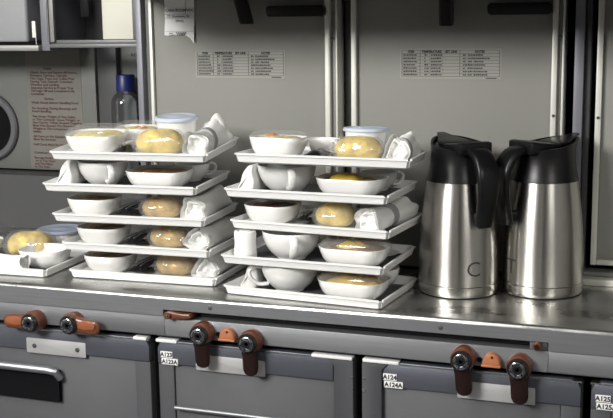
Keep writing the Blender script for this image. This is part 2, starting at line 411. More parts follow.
ring = [(.066, 0), (.066, .006), (.063, .009), (.054, .009), (.051, .005), (.051, 0)]
obj('ring', MB().lathe(ring, 48, RX(90), True, True), MAT['cart'], rp)
obj('opening', MB().lathe([(.0505, 0), (.0505, .0052)], 40, RX(90)), MAT['black'], rp)

# small stencilled mark on the recess side
mk = tag(link('stencil_mark', text_mesh('stencil_mark', 'A121', .0085, MAT['ink'], bold=.02)), 'small black stencilled code above the water bottle', 'marking')
mk.matrix_world = T((-.990, .4545, 1.398)) @ FACE

# overhead locker in the recess
lk = thing('wall_locker', 'grey open wall locker above the notice sheet', 'locker', T((-1.08, .30, 1.41)))
mb = MB(); mb.box(-.335, .198, -.02, .14, .1480, .1495)   # top plate, above the picture
obj('back_panel', MB().box(.000, .188, .12, .13, .020, .148), MAT['dark'], lk)
obj('top_panel', mb, MAT['locker'], lk)
obj('bottom_rail', MB().box(.020, .190, 0, .03, .0150, .0215).box(.020, .190, -.004, .03, .0085, .0150), MAT['locker'], lk, bevel=.001)
obj('side_rail', MB().box(.181, .190, -.002, .03, .0215, .148), MAT['locker'], lk, bevel=.001)
obj('door_post', MB().box(.0035, .0195, -.002, .12, .0035, .148), MAT['post_blue'], lk, bevel=.001)
hg = obj('hinge', MB().box(.0205, .0315, -.006, .002, .0180, .148), MAT['trim_mid'], lk, bevel=.001)
obj('hinge_knuckle', MB().tube([(.0215, -.007, .018), (.0215, -.007, .147)], .0022, 8), MAT['locker'], hg)
obj('inner_panel', MB().box(.107, .180, .028, .032, .022, .148), MAT['cream'], lk, bevel=.0006)
obj('latch', MB().box(.075, .090, .010, .022, .060, .148), MAT['black_plastic'], lk, bevel=.002)
obj('shelf', MB().box(-.335, .003, -.012, .12, .0035, .0130), MAT['trim_mid'], lk, bevel=.001)
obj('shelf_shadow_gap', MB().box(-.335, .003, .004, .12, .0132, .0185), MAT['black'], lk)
bx = MB().loft([rrect(.10, .05, .006, z, 4) for z in (0, .004, .12)])
bo = tag(obj('stowage_box', bx, MAT['white_box'], None, bevel=.0015), 'pale grey box stowed on the locker shelf at top left', 'box')
bo.matrix_world = T((-1.212, .36, 1.4286))
tg = tag(obj('hanging_tag', MB().box(-.0035, .0035, -.001, .001, .012, .040).tube([(.0028, 0, .014), (.0032, 0, .000)], .0006, 6), MAT['trim_light']), 'small pale tag hanging beside the stowed box', 'tag')
tg.matrix_world = T((-1.0935, .303, 1.4240))

# water bottle
wb = thing('water_bottle', 'clear plastic water bottle with dark blue cap in the recess', 'bottle', T((-.983, .418, 1.1801)))
pr_ = [(.018, 0), (.025, .001), (.0275, .005), (.0275, .03), (.0265, .034), (.0275, .038), (.0275, .06), (.0262, .064), (.0275, .068), (.0275, .134), (.0265, .141), (.0225, .149), (.0165, .154), (.0150, .158), (.0130, .166)]
obj('bottle_body', MB().lathe(pr_, 40), MAT['bottle'], wb)
obj('cap', MB().lathe([(.0160, .1580), (.0168, .1590), (.0168, .1850), (.0158, .1865)], 40).lathe([(.0174, .1570), (.0174, .1625)], 40), MAT['cap'], wb)
obj('water', MB().lathe([(.022, .003), (.0262, .006), (.0262, .085)], 32), MAT['water'], wb)

# ------------------------------------------------------------------ worktop and galley front
wt = thing('worktop', 'brushed steel galley worktop with a deep front lip', 'worktop', T((0, 0, 1.08)))
prof = [(0.47, -.004), (0.47, 0), (.006, 0), (.0035, -.0006), (.0012, -.0022), (0, -.005), (0, -.020), (.008, -.020), (.008, -.006), (.012, -.004)]
mb = MB()
xs = (-2.0, -0.7055)
mb2 = MB()
for x0, x1, dz in ((-1.9, -0.7056, -.0300), (-0.7056, -0.1665, -.0205), (-0.1665, .9, -.0315)):
    pr2 = [(y, dz if z == -.020 else z) for y, z in prof]
    mb.loft([[(x, y, z) for y, z in pr2] for x in (x0, x1)])
obj('top_sheet', mb, MAT['steel_top'], wt)
face = MB()
face.box(-1.9, -.7057, -.0008, 0, -.0300, -.0052).box(-.7057, -.1664, -.0008, 0, -.0205, -.0052).box(-.1664, .9, -.0008, 0, -.0315, -.0052)
obj('front_lip', face, MAT['steel_face'], wt)
screw(wt, -.632, -.0125, -.0008, .0030); screw(wt, -.3045, -.0125, -.0008, .0030)

gf = MB()
gf.box(-1.9, -.7057, .003, .06, 1.0200, 1.0495)
gf.box(-.7057, -.1664, .003, .06, 1.0200, 1.0470)
gf.box(-.1664, .9, .003, .06, 1.0200, 1.0480)
struct('trim_10', gf, MAT['rail'], bevel=.0008)
struct('trim_11', MB().box(-.7057, -.1664, .030, .045, 1.0471, 1.0725), MAT['black'])                 # back of the dark slot
struct('trim_12', MB().box(-1.9, .9, .05, .95, .985, 1.0199), MAT['black'])                           # dark gap above the carts
sp = tag(obj('slide_table', MB().box(-.655, -.192, .016, .029, 1.0495, 1.0555), MAT['slide'], None, bevel=.001), 'dark slide-out table front inside the slot under the worktop', 'slide table')
kp = tag(obj('slot_stop_plate', MB().box(-.1905, -.1685, .0060, .0290, 1.0475, 1.0590), MAT['rail'], None, bevel=.0006), 'small square steel plate at the right end of the slot', 'plate')

# carts
def cart(x0, x1, label, code=None, sides=(0, 0), white=(), plate=None, handle=None):
    """a galley cart front: all coordinates local to the cart's lower left corner"""
    w_ = x1 - x0; r = thing('galley_cart', label, 'cart', T((x0, .006, 0)), 'galley carts under the worktop')
    z1 = 1.0125
    obj('cart_body', MB().box(0.002, w_ - .002, .016, .80, .06, z1 - .004), MAT['cart_flap'], r)
    # door: recessed grey panel + upper band + frame
    obj('door_panel', MB().box(.028, w_ - .028, .006, .016, .12, z1 - .036), MAT['cart'], r, bevel=.001)
    fl_l, fl_r = sides
    bl = [(.030, z1 - .036), (.040, z1 - .001), (.030, z1 - .012)] if fl_l else [(.003, z1 - .036), (.016, z1 - .001), (.007, z1 - .0045), (.003, z1 - .013)]
    br = [(w_ - .030, z1 - .012), (w_ - .040, z1 - .001), (w_ - .030, z1 - .036)] if fl_r else [(w_ - .003, z1 - .013), (w_ - .007, z1 - .0045), (w_ - .016, z1 - .001), (w_ - .003, z1 - .036)]
    band = [bl[0], br[-1]] + br[:-1] + bl[1:]
    obj('top_band', MB().prism(band, .001, .0162), MAT['cart_band'], r, bevel=.0016)
    for s, fl_ in ((0, fl_l), (1, fl_r)):
        if not fl_:
            xa, xb = (.003, .0275) if s == 0 else (w_ - .0275, w_ - .003)
            obj('door_edge', MB().box(xa, xb, .003, .0162, .12, z1 - .037), MAT['cart_flap'], r, bevel=.001); continue
        xa, xb = (0.001, .0285) if s == 0 else (w_ - .0285, w_ - .001)
        ol = [(xa, .12), (xb, .12), (xb, z1 - .013), (xb + .008, z1 - .0045), (xa, z1 - .0045)] if s == 0 else \
             [(xa, .12), (xb, .12), (xb, z1 - .0045), (xa - .008, z1 - .0045), (xa, z1 - .013)]
        fl = obj('corner_flap', MB().prism(ol, -.001, .0162), MAT['cart_flap'], r, bevel=.0008)
        for zz in (.985, .968):
            obj('rivet', MB().box((xb - .004) if s else (xa + .0005), (xb - .0005) if s else (xa + .004), -.0018, -.0009, zz - .0012, zz + .0012), MAT['steel_bright'], fl)
    for a, b in white:
        obj('bumper_strip', MB().box(a, b, -.0015, .015, z1 - .0035, z1 + .0008), MAT['bumper'], r, bevel=.0008)
    obj('top_edge', MB().box(.002, w_ - .002, .0005, .016, z1 - .0042, z1 - .0022), MAT['steel_bright'], r)
    if plate:
        pa, pb = plate
        pl = obj('latch_plate', MB().loft([rrect((pb - pa) / 2, .0115, .002, z, 4) for z in (0, .0012)], T(((pa + pb) / 2, .001, z1 - .0285)) @ RX(90)), MAT['cart_plate'], r, bevel=.0003)
        if handle == 'screws':
            for q in (pa + .014, pb - .014): screw(pl, q, z1 - .0285, -.0003, .0035)
    if code:
        for k, (s, dx) in enumerate(((code, 0), (code + 'A', .0015))):
            zc = z1 - .0172 - k * .0102
            wl = .0185 if k == 0 else .0255
            lx = .0085 if not sides[0] else .0305
            lb = obj('code_label', MB().box(lx + dx, lx + dx + wl, -.0004, .0013, zc - .0088, zc), MAT['label'], r)
            link('lettering', text_mesh('lettering', s, .0086, MAT['ink'], 'CENTER', .035), lb, T((lx + dx + wl / 2, -.0006, zc - .0073)) @ FACE)
    return r
c1 = cart(-1.035, -.7315, 'leftmost grey galley cart with a screwed pale plate below two latches', None, (0, 0), [(.276, .2975)], (.094, .196), 'screws')
obj('handle_hood', MB().tube([(.02, -.008, .9510), (.135, -.008, .9510), (.1455, -.006, .9480), (.1500, 0, .936)], [.0065, .0065, .006, .005], 12), MAT['steel_face'], c1)
obj('handle_recess', MB().box(.02, .1480, -.002, .0055, .90, .948), MAT['black'], c1)
c2 = cart(-.7240, -.4245, 'grey galley cart with pale labels below the bread-roll trays', 'A123', (0, 1), [(.002, .035), (.239, .297)], (.064, .170))
c2['label'] = 'grey galley cart labelled A123 under the worktop'
obj('handle_hood', MB().tube([(.030, -.002, .9130), (.20, -.002, .9130)], .0035, 12), MAT['rail'], c2)
c3 = cart(-.4140, -.1225, 'grey galley cart labelled A124 under the worktop', 'A124', (1, 0), [(.002, .052)], (.131, .232))
c4 = cart(-.1160, .19, 'grey galley cart at the bottom right corner with a pale label', 'A125', (0, 0))
# turn latches on the rail
def hub_parts(r, Mx):
    # axis towards -Y; barrel then ring cap with a dark centre
    b = obj('barrel', MB().lathe([(.0165, 0), (.0165, .012), (.0150, .0175), (.0135, .019)], 32, Mx), MAT['copper'], r)
    c = obj('hub_cap', MB().lathe([(.0138, .0175), (.0140, .0215), (.0120, .0238), (.0105, .0238), (.0100, .0222)], 32, Mx), MAT['black_gloss'], r)
    d = obj('hub_ring', MB().lathe([(.0102, .0220), (.0102, .0244), (.0088, .0250), (.0070, .0250), (.0066, .0238)], 28, Mx), MAT['chrome'], c)
    obj('hub_socket', MB().lathe([(.0062, .0235), (.0062, .0243), (.003, .0243), (.0026, .0238)], 6, Mx), MAT['hubblue'], c)
    for k in range(6):
        a = R(60 * k + 15)
        obj('hub_notch', MB().box(-.0012, .0012, -.0010, .0010, .0243, .0253, Mx @ T((.0082 * math.cos(a), .0082 * math.sin(a), 0)) @ RZ(math.degrees(a))), MAT['hubblue'], d)
def lever_mesh(Mx, L=.0480):
    mb = MB(); rings = []
    for t, hw, y0, y1 in ((-.012, .008, .010, .018), (0, .0135, .006, .019), (.010, .0128, .006, .019), (.022, .0112, .007, .0185), (.034, .0112, .008, .018), (.0405, .0108, .009, .0175), (.0455, .0085, .0100, .0165), (L, .0040, .0115, .0150)):
        n = 14
        rings.append([(hw * math.copysign(abs(math.cos(2 * PI * k / n)) ** .7, math.cos(2 * PI * k / n)),
                       -t, (y0 + y1) / 2 + (y1 - y0) / 2 * math.copysign(abs(math.sin(2 * PI * k / n)) ** .7, math.sin(2 * PI * k / n))) for k in range(n)])
    mb.loft(rings, Mx)
    return mb
def turn_latch(x, z, ang, label, group, mat_='maroon_and_shade'):
    r = thing('turn_latch', label, 'latch', T((x, .003, z)), group)
    hub_parts(r, RX(90))
    obj('lever', lever_mesh(RX(90) @ RZ(ang)), MAT[mat_], r, angle=50)
    if abs(ang) > 45:
        mb = MB(); ring = []
        pts = [(a * (1 if ang > 0 else -1), b) for a, b in ((.010, .0035), (.024, .0080), (.036, .0072), (.0435, .002), (.041, -.0040), (.026, -.006), (.012, -.003))]
        mb.loft([[(a, -.0175, b) for a, b in pts], [(a, -.0192, b) for a, b in pts]])
        obj('lever_inlay', mb, MAT['copper_bright'], r, bevel=.0006)
    return r
turn_latch(-.6430, 1.0310, 3, 'left hanging brown turn latch above the A123 cart', 'hanging turn latches')
turn_latch(-.5700, 1.0262, 2, 'right hanging brown turn latch above the A123 cart', 'hanging turn latches')
turn_latch(-.2735, 1.0300, 4, 'left hanging brown turn latch above the A124 cart', 'hanging turn latches')
turn_latch(-.2015, 1.0262, 3, 'right hanging brown turn latch above the A124 cart', 'hanging turn latches')
turn_latch(-.8520, 1.0285, 86, 'copper brown turn latch lying sideways, pointing right', 'sideways turn latches', 'copper')
turn_latch(-.9180, 1.0260, -88, 'sideways brown turn latch at the far left, pointing left', 'sideways turn latches', 'copper')

def half_catch(x, z, label):
    r = thing('half_round_catch', label, 'catch', T((x, .003, z)), 'orange catches between latch pairs')
    n = 14; arc = [(.0120 * math.cos(PI * k / n), -.004 + .0150 * math.sin(PI * k / n)) for k in range(n + 1)]
    obj('catch_body', MB().loft([[(a, 0, b) for a, b in arc], [(a, -.008, b) for a, b in arc], [(a * .85, -.0105, b * .9) for a, b in arc]]), MAT['orange_plastic'], r, bevel=.0006)
    obj('catch_lip', MB().box(-.0125, .0125, -.0125, 0, -.0068, -.0036), MAT['orange_plastic'], r, bevel=.0010)
    obj('catch_pin', MB().lathe([(.0016, 0), (.0016, .0112), (.001, .0118)], 10, T((.001, 0, .0065)) @ RX(90)), MAT['maroon_and_shade'], r)
    obj('catch_hole', MB().lathe([(.0035, 0), (.0035, .0012)], 14, T((-.0165, 0, -.001)) @ RX(90)), MAT['black'], r)
half_catch(-.6055, 1.0305, 'orange half-round catch between the latches above A123')
half_catch(-.2370, 1.0290, 'orange half-round catch between the latches above A124')

sl = thing('slot_lever', 'small copper red lever at the left end of the slot', 'lever', T((-.6955, .0060, 1.0530)))
obj('lever_arm', MB().prism([(-.006, -.0045), (.002, -.0052), (.026, -.0035), (.036, -.0015), (.033, .0035), (.020, .0030), (.003, .0050), (-.006, .004)], -.0120, .0220), MAT['copper'], sl, bevel=.0015)
obj('lever_boss', MB().lathe([(.0052, 0), (.0052, .0150), (.004, .0165)], 18, RX(90)), MAT['copper'], sl)
obj('lever_pin', MB().lathe([(.0022, .0150), (.0022, .0172)], 12, RX(90)), MAT['chrome'], sl)
sk = thing('push_button', 'small round dark red button at the right end of the slot', 'button', T((-.1800, .0058, 1.0535)))
obj('button_cap', MB().lathe([(.0036, 0), (.0036, .004), (.0056, .005), (.0056, .0095), (.0042, .0115)], 20, RX(90)), MAT['copper'], sk)
obj('button_face', MB().lathe([(.0036, .0112), (.0036, .0119)], 16, RX(90)), MAT['maroon_and_shade'], sk)

# ------------------------------------------------------------------ carafes
def arc_pts(P, n=24):
    """Catmull-Rom through P"""
    P = [Vector(p) for p in P]; Q = [P[0] * 2 - P[1]] + P + [P[-1] * 2 - P[-2]]; out = []
    for i in range(1, len(Q) - 2):
        for k in range(n):
            t = k / n; a, b, c, d = Q[i - 1], Q[i], Q[i + 1], Q[i + 2]
            out.append(.5 * ((2 * b) + (c - a) * t + (2 * a - 5 * b + 4 * c - d) * t * t + (3 * b - a - 3 * c + d) * t ** 3))
    out.append(P[-1]); return out

def carafe(x, y, spout_deg, letter, letter_deg, label):
    """spout_deg: world azimuth of the spout; the handle is opposite"""
    r = thing('vacuum_carafe', label, 'carafe', T((x, y, 1.0801)) @ Matrix.Diagonal((1.035, 1.035, 1, 1)), 'steel vacuum carafes')
    # body
    P = [(.0540, .0170), (.0548, .0176), (.0549, .022), (.0548, .034), (.0545, .050), (.0538, .070), (.0525, .090), (.0505, .112), (.0480, .134), (.0458, .150), (.0445, .160)]
    obj('steel_body', MB().lathe(P, 96), MAT['carafe'], r)
    obj('foot_ring', MB().lathe([(.0500, .0012), (.0530, .0016), (.0543, .0035), (.0549, .0080), (.0549, .0162), (.0544, .0168)], 96), MAT['carafe_base'], r)
    obj('foot_pad', MB().lathe([(.0520, 0), (.0528, .0030)], 64), MAT['black'], r)
    # collar: round at the base, slanted at the top, drawn out to a spout (local +X = spout)
    col = bpy.data.objects.new('tmp', None); bpy.data.objects.remove(col)
    Mz = RZ(spout_deg)
    def ringpt(a, t):
        # t: 0 base .. 1 rim
        c = math.cos(a)
        sp = max(0, c) ** 6
        zt = .2080 + .0050 * c + .0035 * max(0, c) ** 2       # rim rises to the spout
        z = .1595 + (zt - .1595) * t
        rad = .0448 + (-.0062) * math.sin(min(1, t * 1.15) * PI / 2) + .0022 * max(0, t - .75) * 4 * 0.4
        rad += sp * (.012 * t ** 2)
        return (rad * math.cos(a), rad * math.sin(a), z)
    n = 72
    rings = [[ringpt(2 * PI * k / n, t) for k in range(n)] for t in (0, .12, .3, .5, .7, .85, .95, 1)]
    # turn inwards: rim lip and inner wall
    inner = []
    for t, s, dz in ((1, .965, .0006), (1, .93, -.0004), (.9, .90, -.004), (.75, .88, -.010)):
        inner.append([(ringpt(2 * PI * k / n, t)[0] * s, ringpt(2 * PI * k / n, t)[1] * s, ringpt(2 * PI * k / n, 1)[2] + dz) for k in range(n)])
    rings[0] = [(p[0] * 1.012, p[1] * 1.012, p[2]) for p in rings[0]]
    obj('collar', MB().loft(rings + inner, Mz, False, False), MAT['black_plastic'], r, angle=60)
    # lid: flat wedge sitting low in the collar and a raised thumb plate near the handle
    lid = [[(p[0] * s, p[1] * s, ringpt(2 * PI * k / n, 1)[2] + dz) for k, p in ((k, ringpt(2 * PI * k / n, .8)) for k in range(n))] for s, dz in ((.93, -.012), (.93, -.0062), (.86, -.0048), (.40, -.0045))]
    lo = obj('lid', MB().loft(lid, Mz), MAT['black_plastic'], r, angle=60)
    tp = [(-.043, .1980), (-.043, .2150), (-.038, .2160), (.004, .2105), (.004, .2030)]
    mb = MB(); rr = []
    for yy, s in ((-.024, .9), (-.019, 1), (.019, 1), (.024, .9)):
        rr.append([(a, yy, .208 + (b - .208) * s) for a, b in tp])
    mb.loft(rr, Mz); obj('thumb_plate', mb, MAT['black_plastic'], lo, bevel=.0015)
    # flap over the spout
    fl = []
    for a, hw in ((.006, .024), (.024, .022), (.040, .013), (.0555, .006)):
        z = .2075 + .0055 * (a / .05) + .0035 * (a / .05) ** 2
        fl.append([(a, -hw, z), (a, hw, z), (a, hw * .9, z + .003), (a, -hw * .9, z + .003)])
    obj('spout_flap', MB().loft(fl, Mz), MAT['black_plastic'], lo, bevel=.0008)
    # handle: broad band sweeping out of the collar top and down
    hp = arc_pts([(-.034, 0, .203), (-.046, 0, .2035), (-.060, 0, .1975), (-.0715, 0, .181), (-.0745, 0, .160), (-.0725, 0, .138), (-.0675, 0, .117), (-.0640, 0, .102)], 8)
    rings = []
    N = len(hp)
    for i, p in enumerate(hp):
        t = (hp[min(i + 1, N - 1)] - hp[max(i - 1, 0)]).normalized()
        nrm = Vector((0, 1, 0)).cross(t)       # in-plane normal
        f = i / (N - 1)
        hw = .0135 - .0025 * f + (.003 * math.sin(f * PI)); th = .0065 - .0010 * f
        if i == N - 1: hw *= .8; th *= .6
        ring = []
        for k in range(20):
            a = 2 * PI * k / 20; ca, sa = math.cos(a), math.sin(a)
            ring.append(tuple(p + Vector((0, 1, 0)) * hw * math.copysign(abs(ca) ** .55, ca) + nrm * th * math.copysign(abs(sa) ** .7, sa)))
        rings.append(ring)
    obj('handle', MB().loft(rings, Mz), MAT['black_plastic'], r, angle=60)
    # bridge from the handle to the body, hidden behind the grip
    obj('handle_bracket', MB().box(-.0665, -.049, -.006, .006, .108, .120, Mz), MAT['black_plastic'], r, bevel=.002)
    # engraved letter wrapped on the steel
    me = text_mesh('lettering', letter, .0300, MAT['engrave'], 'CENTER', -.006)
    for v in me.vertices:
        zz = v.co.y + .0325; rad = (.0548 if zz < .05 else .0548 - (zz - .05) * .045) + .0002 + v.co.z * .3
        a = R(letter_deg) + v.co.x / rad
        v.co = (rad * math.cos(a), rad * math.sin(a), zz)
    link('lettering', me, r)
    return r
carafe(-.3130, .1500, 131, 'C', -57, 'steel vacuum carafe marked C, standing left beside the trays')
carafe(-.2005, .1830, 49, 'T', -131, 'steel vacuum carafe marked T, standing right by the door post')

# ------------------------------------------------------------------ trays and what stands on them
HX, HY = .1155, .0690
def tray_mesh():
    mb = MB()
    mb.loft([rrect(HX - .004, HY - .004, .006, 0, 4), rrect(HX - .002, HY - .002, .006, .0008, 4), rrect(HX, HY, .006, .0026, 4)])
    fl, h, t = .0034, .0135, .0022
    L = .0022
    for sx, hx, hy, ang in ((0, HX, HY, 0), (0, HX, HY, 180), (0, HY, HX, 90), (0, HY, HX, 270)):
        # a wall along local x at y = -hy, flaring outwards, with a rolled lip
        prof = [(-hy + .004, .0004), (-hy - fl * .35, .0020), (-hy - fl, h - .003), (-hy - fl - L, h - .0022), (-hy - fl - L, h), (-hy - fl + .0006, h + .0004), (-hy - fl * .2 + t, .0042), (-hy + .006, .0026)]
        rings = []
        for s in (-1, 1):
            ring = []
            for yy, zz in prof:
                e = (-hy - yy)            # how far out
                xx = s * (hx + max(-.004, e * .70) - .0030)
                ring.append((xx, yy, zz))
            rings.append(ring)
        mb.loft(rings, RZ(ang))
        # corner filler, set in a little so a dark notch stays at every corner
    for sx in (-1, 1):
        for sy in (-1, 1):
            q = [(sx * (HX - .004), sy * (HY - .004), .001), (sx * (HX - .001), sy * (HY - .004), .001), (sx * (HX + .0018), sy * (HY - .002), .0105), (sx * (HX + .0008), sy * (HY + .0008), .0105), (sx * (HX - .002), sy * (HY + .0018), .0105), (sx * (HX - .004), sy * (HY - .001), .001)]
            p2 = [(x - sx * .003, y - sy * .003, z + .0005) for x, y, z in q]
            mb.loft([q, p2])
    return mb.mesh('serving_tray', MAT['tray'], bevel=0)
TRAY = tray_mesh()
def inlay_mesh(): return MB().loft([rrect(HX - .006, HY - .006, .006, z, 4) for z in (.0027, .0031)]).mesh('tray_inlay', MAT['traymat'])
INLAY = inlay_mesh()
TM = {}
def tray(key, fx, fy, z, rz, rx, label, group='stacked white serving trays', ry=0):
    M = RZ(rz) @ RX(rx) @ Matrix.Rotation(R(ry), 4, 'Y'); M = T(Vector((fx, fy, z)) - (M @ Vector((HX, -HY, 0)))) @ M
    TM[key] = M
    o = link('serving_tray', TRAY); o.matrix_world = M
    tag(o, label, 'tray', group)
    link('tray_inlay', INLAY, o)
    return o
TS = .046; Z0 = 1.0802
for key, fx, fy, k, rz, rx, lab in (
    ('R1', -.390, .013, 0, -5, 0, 'lowest white tray of the right stack, resting on the steel worktop'),
    ('R2', -.388, .014, 1, -2.5, 0, 'second white tray from the bottom of the right stack'),
    ('R3', -.384, .028, 2, -5, 0, 'middle white tray of the right stack, with bread roll and napkin'),
    ('R4', -.388, .032, 3, -2, 0, 'second white tray from the top of the right stack'),
    ('R5', -.3556, .0248, 4.10, 5.5, -2.6, 'topmost white tray of the right stack, left of the carafes'),
    ('L1', -.655, .064, 0, 2, 0, 'lowest white tray of the left stack, resting on the steel worktop'),
    ('L2', -.655, .046, 1, 1.5, 0, 'second white tray from the bottom of the left stack'),
    ('L3', -.659, .040, 2, 4, 0, 'middle white tray of the left stack'),
    ('L4', -.668, .035, 3, 4.5, 1.5, 'second white tray from the top of the left stack, with a cup'),
    ('L5', -.648, .029, 4.05, 5, 3.5, 'topmost white tray of the left stack, with a tall napkin')):
    tray(key, fx, fy, Z0 + TS * k, rz, rx, lab, ry=1.0 if key == 'R5' else 0)
tray('LL', -.926, .042, Z0, 2, 0, 'single white tray cut off by the left picture edge', 'single trays')

CACHE = {}
def part_mesh(key, fn):
    if key not in CACHE: CACHE[key] = fn()
    return CACHE[key]
FL = .0032     # inlay top
def place(t, x, y, rz=0, z=FL): return TM[t] @ T((x, y, z)) @ RZ(rz)

# --- cup
def cup_body():
    o = [(.0190, 0), (.0200, .0015), (.0200, .003), (.0245, .006), (.0310, .0130), (.0360, .0220), (.0388, .0310), (.0400, .0395), (.0396, .0404), (.0384, .0400), (.0372, .0310), (.0340, .0215), (.0290, .0130), (.0220, .0065), (.0100, .0050)]
    return MB().lathe(o, 56).mesh('cup_bowl', MAT['porcelain'], angle=60)
def cup_handle():
    p = arc_pts([(.0370, 0, .0350), (.0480, 0, .0365), (.0560, 0, .0300), (.0535, 0, .0190), (.0430, 0, .0105), (.0300, 0, .0105)], 6)
    return MB().tube(p, .0030, 10, None, 1.9, (0, 1, 0)).mesh('handle', MAT['porcelain'], angle=60)
def cup(t, x, y, ang, label, s=1.0, group='white coffee cups on the trays'):
    r = thing('coffee_cup', label, 'cup', place(t, x, y, ang) @ Matrix.Diagonal((s, s, min(s, 1), 1)), group)
    link('cup_bowl', part_mesh('cb', cup_body), r); link('handle', part_mesh('ch', cup_handle), r)
    return r
# --- saucer
def saucer_m():
    return MB().lathe([(.022, 0), (.024, .0010), (.030, .0030), (.0475, .0085), (.0480, .0095), (.0465, .0098), (.030, .0048), (.0200, .0030), (.002, .0030)], 48).mesh('saucer', MAT['porcelain'], angle=60)
def saucer(t, x, y, label, s=1.0):
    o = link('saucer', part_mesh('sc', saucer_m)); o.matrix_world = place(t, x, y) @ Matrix.Scale(s, 4)
    return tag(o, label, 'saucer', 'saucers at the back of the trays')
# --- rectangular dishes
def dish_mesh(hx, hy, h, rad, taper=.78):
    R_ = []
    for s, z in ((.60, 0), (.66, .0008), (.70, .0030), (.80, h * .20), (.90, h * .45), (.965, h * .75), (1.0, h), (.985, h + .0006), (.955, h), (.925, h * .75), (.86, h * .45), (.72, h * .22), (.55, .0040)):
        R_.append(rrect(hx * s, hy * s, min(rad * s, hy * s * .95), z, 8))
    return MB().loft(R_).mesh('dish', MAT['porcelain'], angle=60)
def food_mesh(hx, hy, z, rad, m, bulge, seed):
    rnd = random.Random(seed); rings = []
    ph = [rnd.random() * 6 for _ in range(4)]
    for s, dz in ((.92, -.006), (.93, 0), (.84, bulge * .45), (.62, bulge * .8), (.34, bulge), (.10, bulge * .95)):
        ring = []
        for i, p in enumerate(rrect(hx * s, hy * s, min(rad * s, hy * s * .95), z + dz, 8)):
            a = math.atan2(p[1], p[0]); q = .0010 * (math.sin(3 * a + ph[0] + s * 5) + math.sin(5 * a + ph[1] + s * 9)) if dz >= 0 else 0
            ring.append((p[0], p[1], p[2] + q))
        rings.append(ring)
    return MB().loft(rings).mesh('food', m, angle=80)
def lid_mesh(hx, hy, h, rad, rise, m):
    R_ = []
    for s, z in ((1.0, h + .0004), (1.03, h + .0006), (1.03, h + .0022), (.97, h + .0030), (.93, h + rise * .65), (.88, h + rise * .95), (.82, h + rise), (.40, h + rise * 1.02)):
        R_.append(rrect(hx * s, hy * s, min(rad * s, hy * s * .95), z, 8))
    return MB().loft(R_, None, False, True).mesh('clear_lid', m, angle=60)
def dish(t, x, y, rz, size, food, label, lid=None, name='casserole_dish', cat='dish', group='white meal dishes on the trays', bulge=.004, fill=.75):
    hx, hy, h, rad = size
    r = thing(name, label, cat, place(t, x, y, rz), group)
    link('dish_body', part_mesh(('d',) + size, lambda: dish_mesh(*size)), r)
    if food:
        for k, (fm, sx, ox, bl, zf) in enumerate(food):
            link('food', food_mesh(hx * .93 * sx, hy * .93 * (sx if k else .97), h * zf, rad, MAT[fm], bl, hash((t, k)) % 97 if False else (ord(t[0]) + ord(t[1]) * 3 + k)), r, T((ox, 0, 0)))
    if lid:
        link('clear_lid', part_mesh(('l',) + size + (lid,), lambda: lid_mesh(hx, hy, h, rad, lid, MAT['lidclear'])), r)
    return r
BIG = (.0475, .035, .0268, .024)     # oblong meal dish
SQ = (.0380, .036, .0268, .026)      # squarish side dish
WIDE = (.0420, .037, .0275, .025)
# --- bread roll in clear wrapper
def roll_meshes(L, rad, m, seed):
    rnd = random.Random(seed); ph = [rnd.random() * 6 for _ in range(5)]
    rings = []; wr = []
    N = 16; n = 28
    for i in range(N + 1):
        u = -1 + 2 * i / N
        rr = rad * max(.05, (1 - abs(u) ** 3.0)) ** .5
        ring = []
        for k in range(n):
            a = 2 * PI * k / n
            q = rr * (1 + .035 * math.sin(2 * a + u * 3 + ph[0]) + .025 * math.sin(5 * a + u * 5 + ph[1]))
            zz = math.sin(a) * q * .86
            if zz < -.72 * rad: zz = -.72 * rad
            ring.append((u * L / 2, math.cos(a) * q * 1.12, zz + .72 * rad + .0008))
        rings.append(ring)
    b = MB().loft(rings).mesh('bread', m, angle=80)
    # wrapper: looser tube with crimped flat ends
    for u, sy, sz in ((-1.20, 1.0, .05), (-1.14, .95, .06), (-1.07, .72, .30), (-1.0, .80, .72), (-.8, 1.08, .98), (-.4, 1.16, 1.03), (0, 1.18, 1.05), (.4, 1.16, 1.03), (.8, 1.08, .98), (1.0, .80, .72), (1.07, .72, .30), (1.14, .95, .06), (1.20, 1.0, .05)):
        ring = []
        for k in range(n):
            a = 2 * PI * k / n
            cr = 1 + .06 * math.sin(5 * a + u * 9 + ph[2]) + .05 * math.sin(9 * a - u * 13 + ph[3])
            yy = math.cos(a) * rad * sy * cr; zz = math.sin(a) * rad * sz * cr * .88 + .72 * rad
            if zz < .0003: zz = .0003
            ring.append((u * L / 2, yy, zz))
        wr.append(ring)
    return b, MB().loft(wr).mesh('wrapper', MAT['film'], angle=80)
def bread_roll(t, x, y, rz, label, kind='bread', L=.060, rad=.0195, seed=1, z=FL + .0021):
    r = thing('wrapped_bread_roll', label, 'bread roll', place(t, x, y, rz, z), 'bread rolls in clear wrappers')
    b, wv = part_mesh(('r', kind, L, rad, seed), lambda: roll_meshes(L, rad, MAT[kind], seed))
    link('bread', b, r); link('wrapper', wv, r)
    return r
# --- shallow plate under the rolls
def plate_m():
    return MB().loft([rrect(.046, .034, .012, 0, 6), rrect(.049, .037, .013, .0008, 6), rrect(.055, .043, .015, .0052, 6), rrect(.0555, .0435, .015, .0058, 6), rrect(.0545, .0425, .015, .0060, 6), rrect(.049, .037, .013, .0022, 6), rrect(.046, .034, .012, .0020, 6)]).mesh('side_plate', MAT['porcelain'], angle=60)
def plate(t, x, y, rz, label, sx=1.0):
    o = link('side_plate', part_mesh('pl', plate_m)); o.matrix_world = place(t, x, y, rz) @ Matrix.Diagonal((sx, 1, 1, 1))
    return tag(o, label, 'plate', 'shallow white plates under the bread rolls')
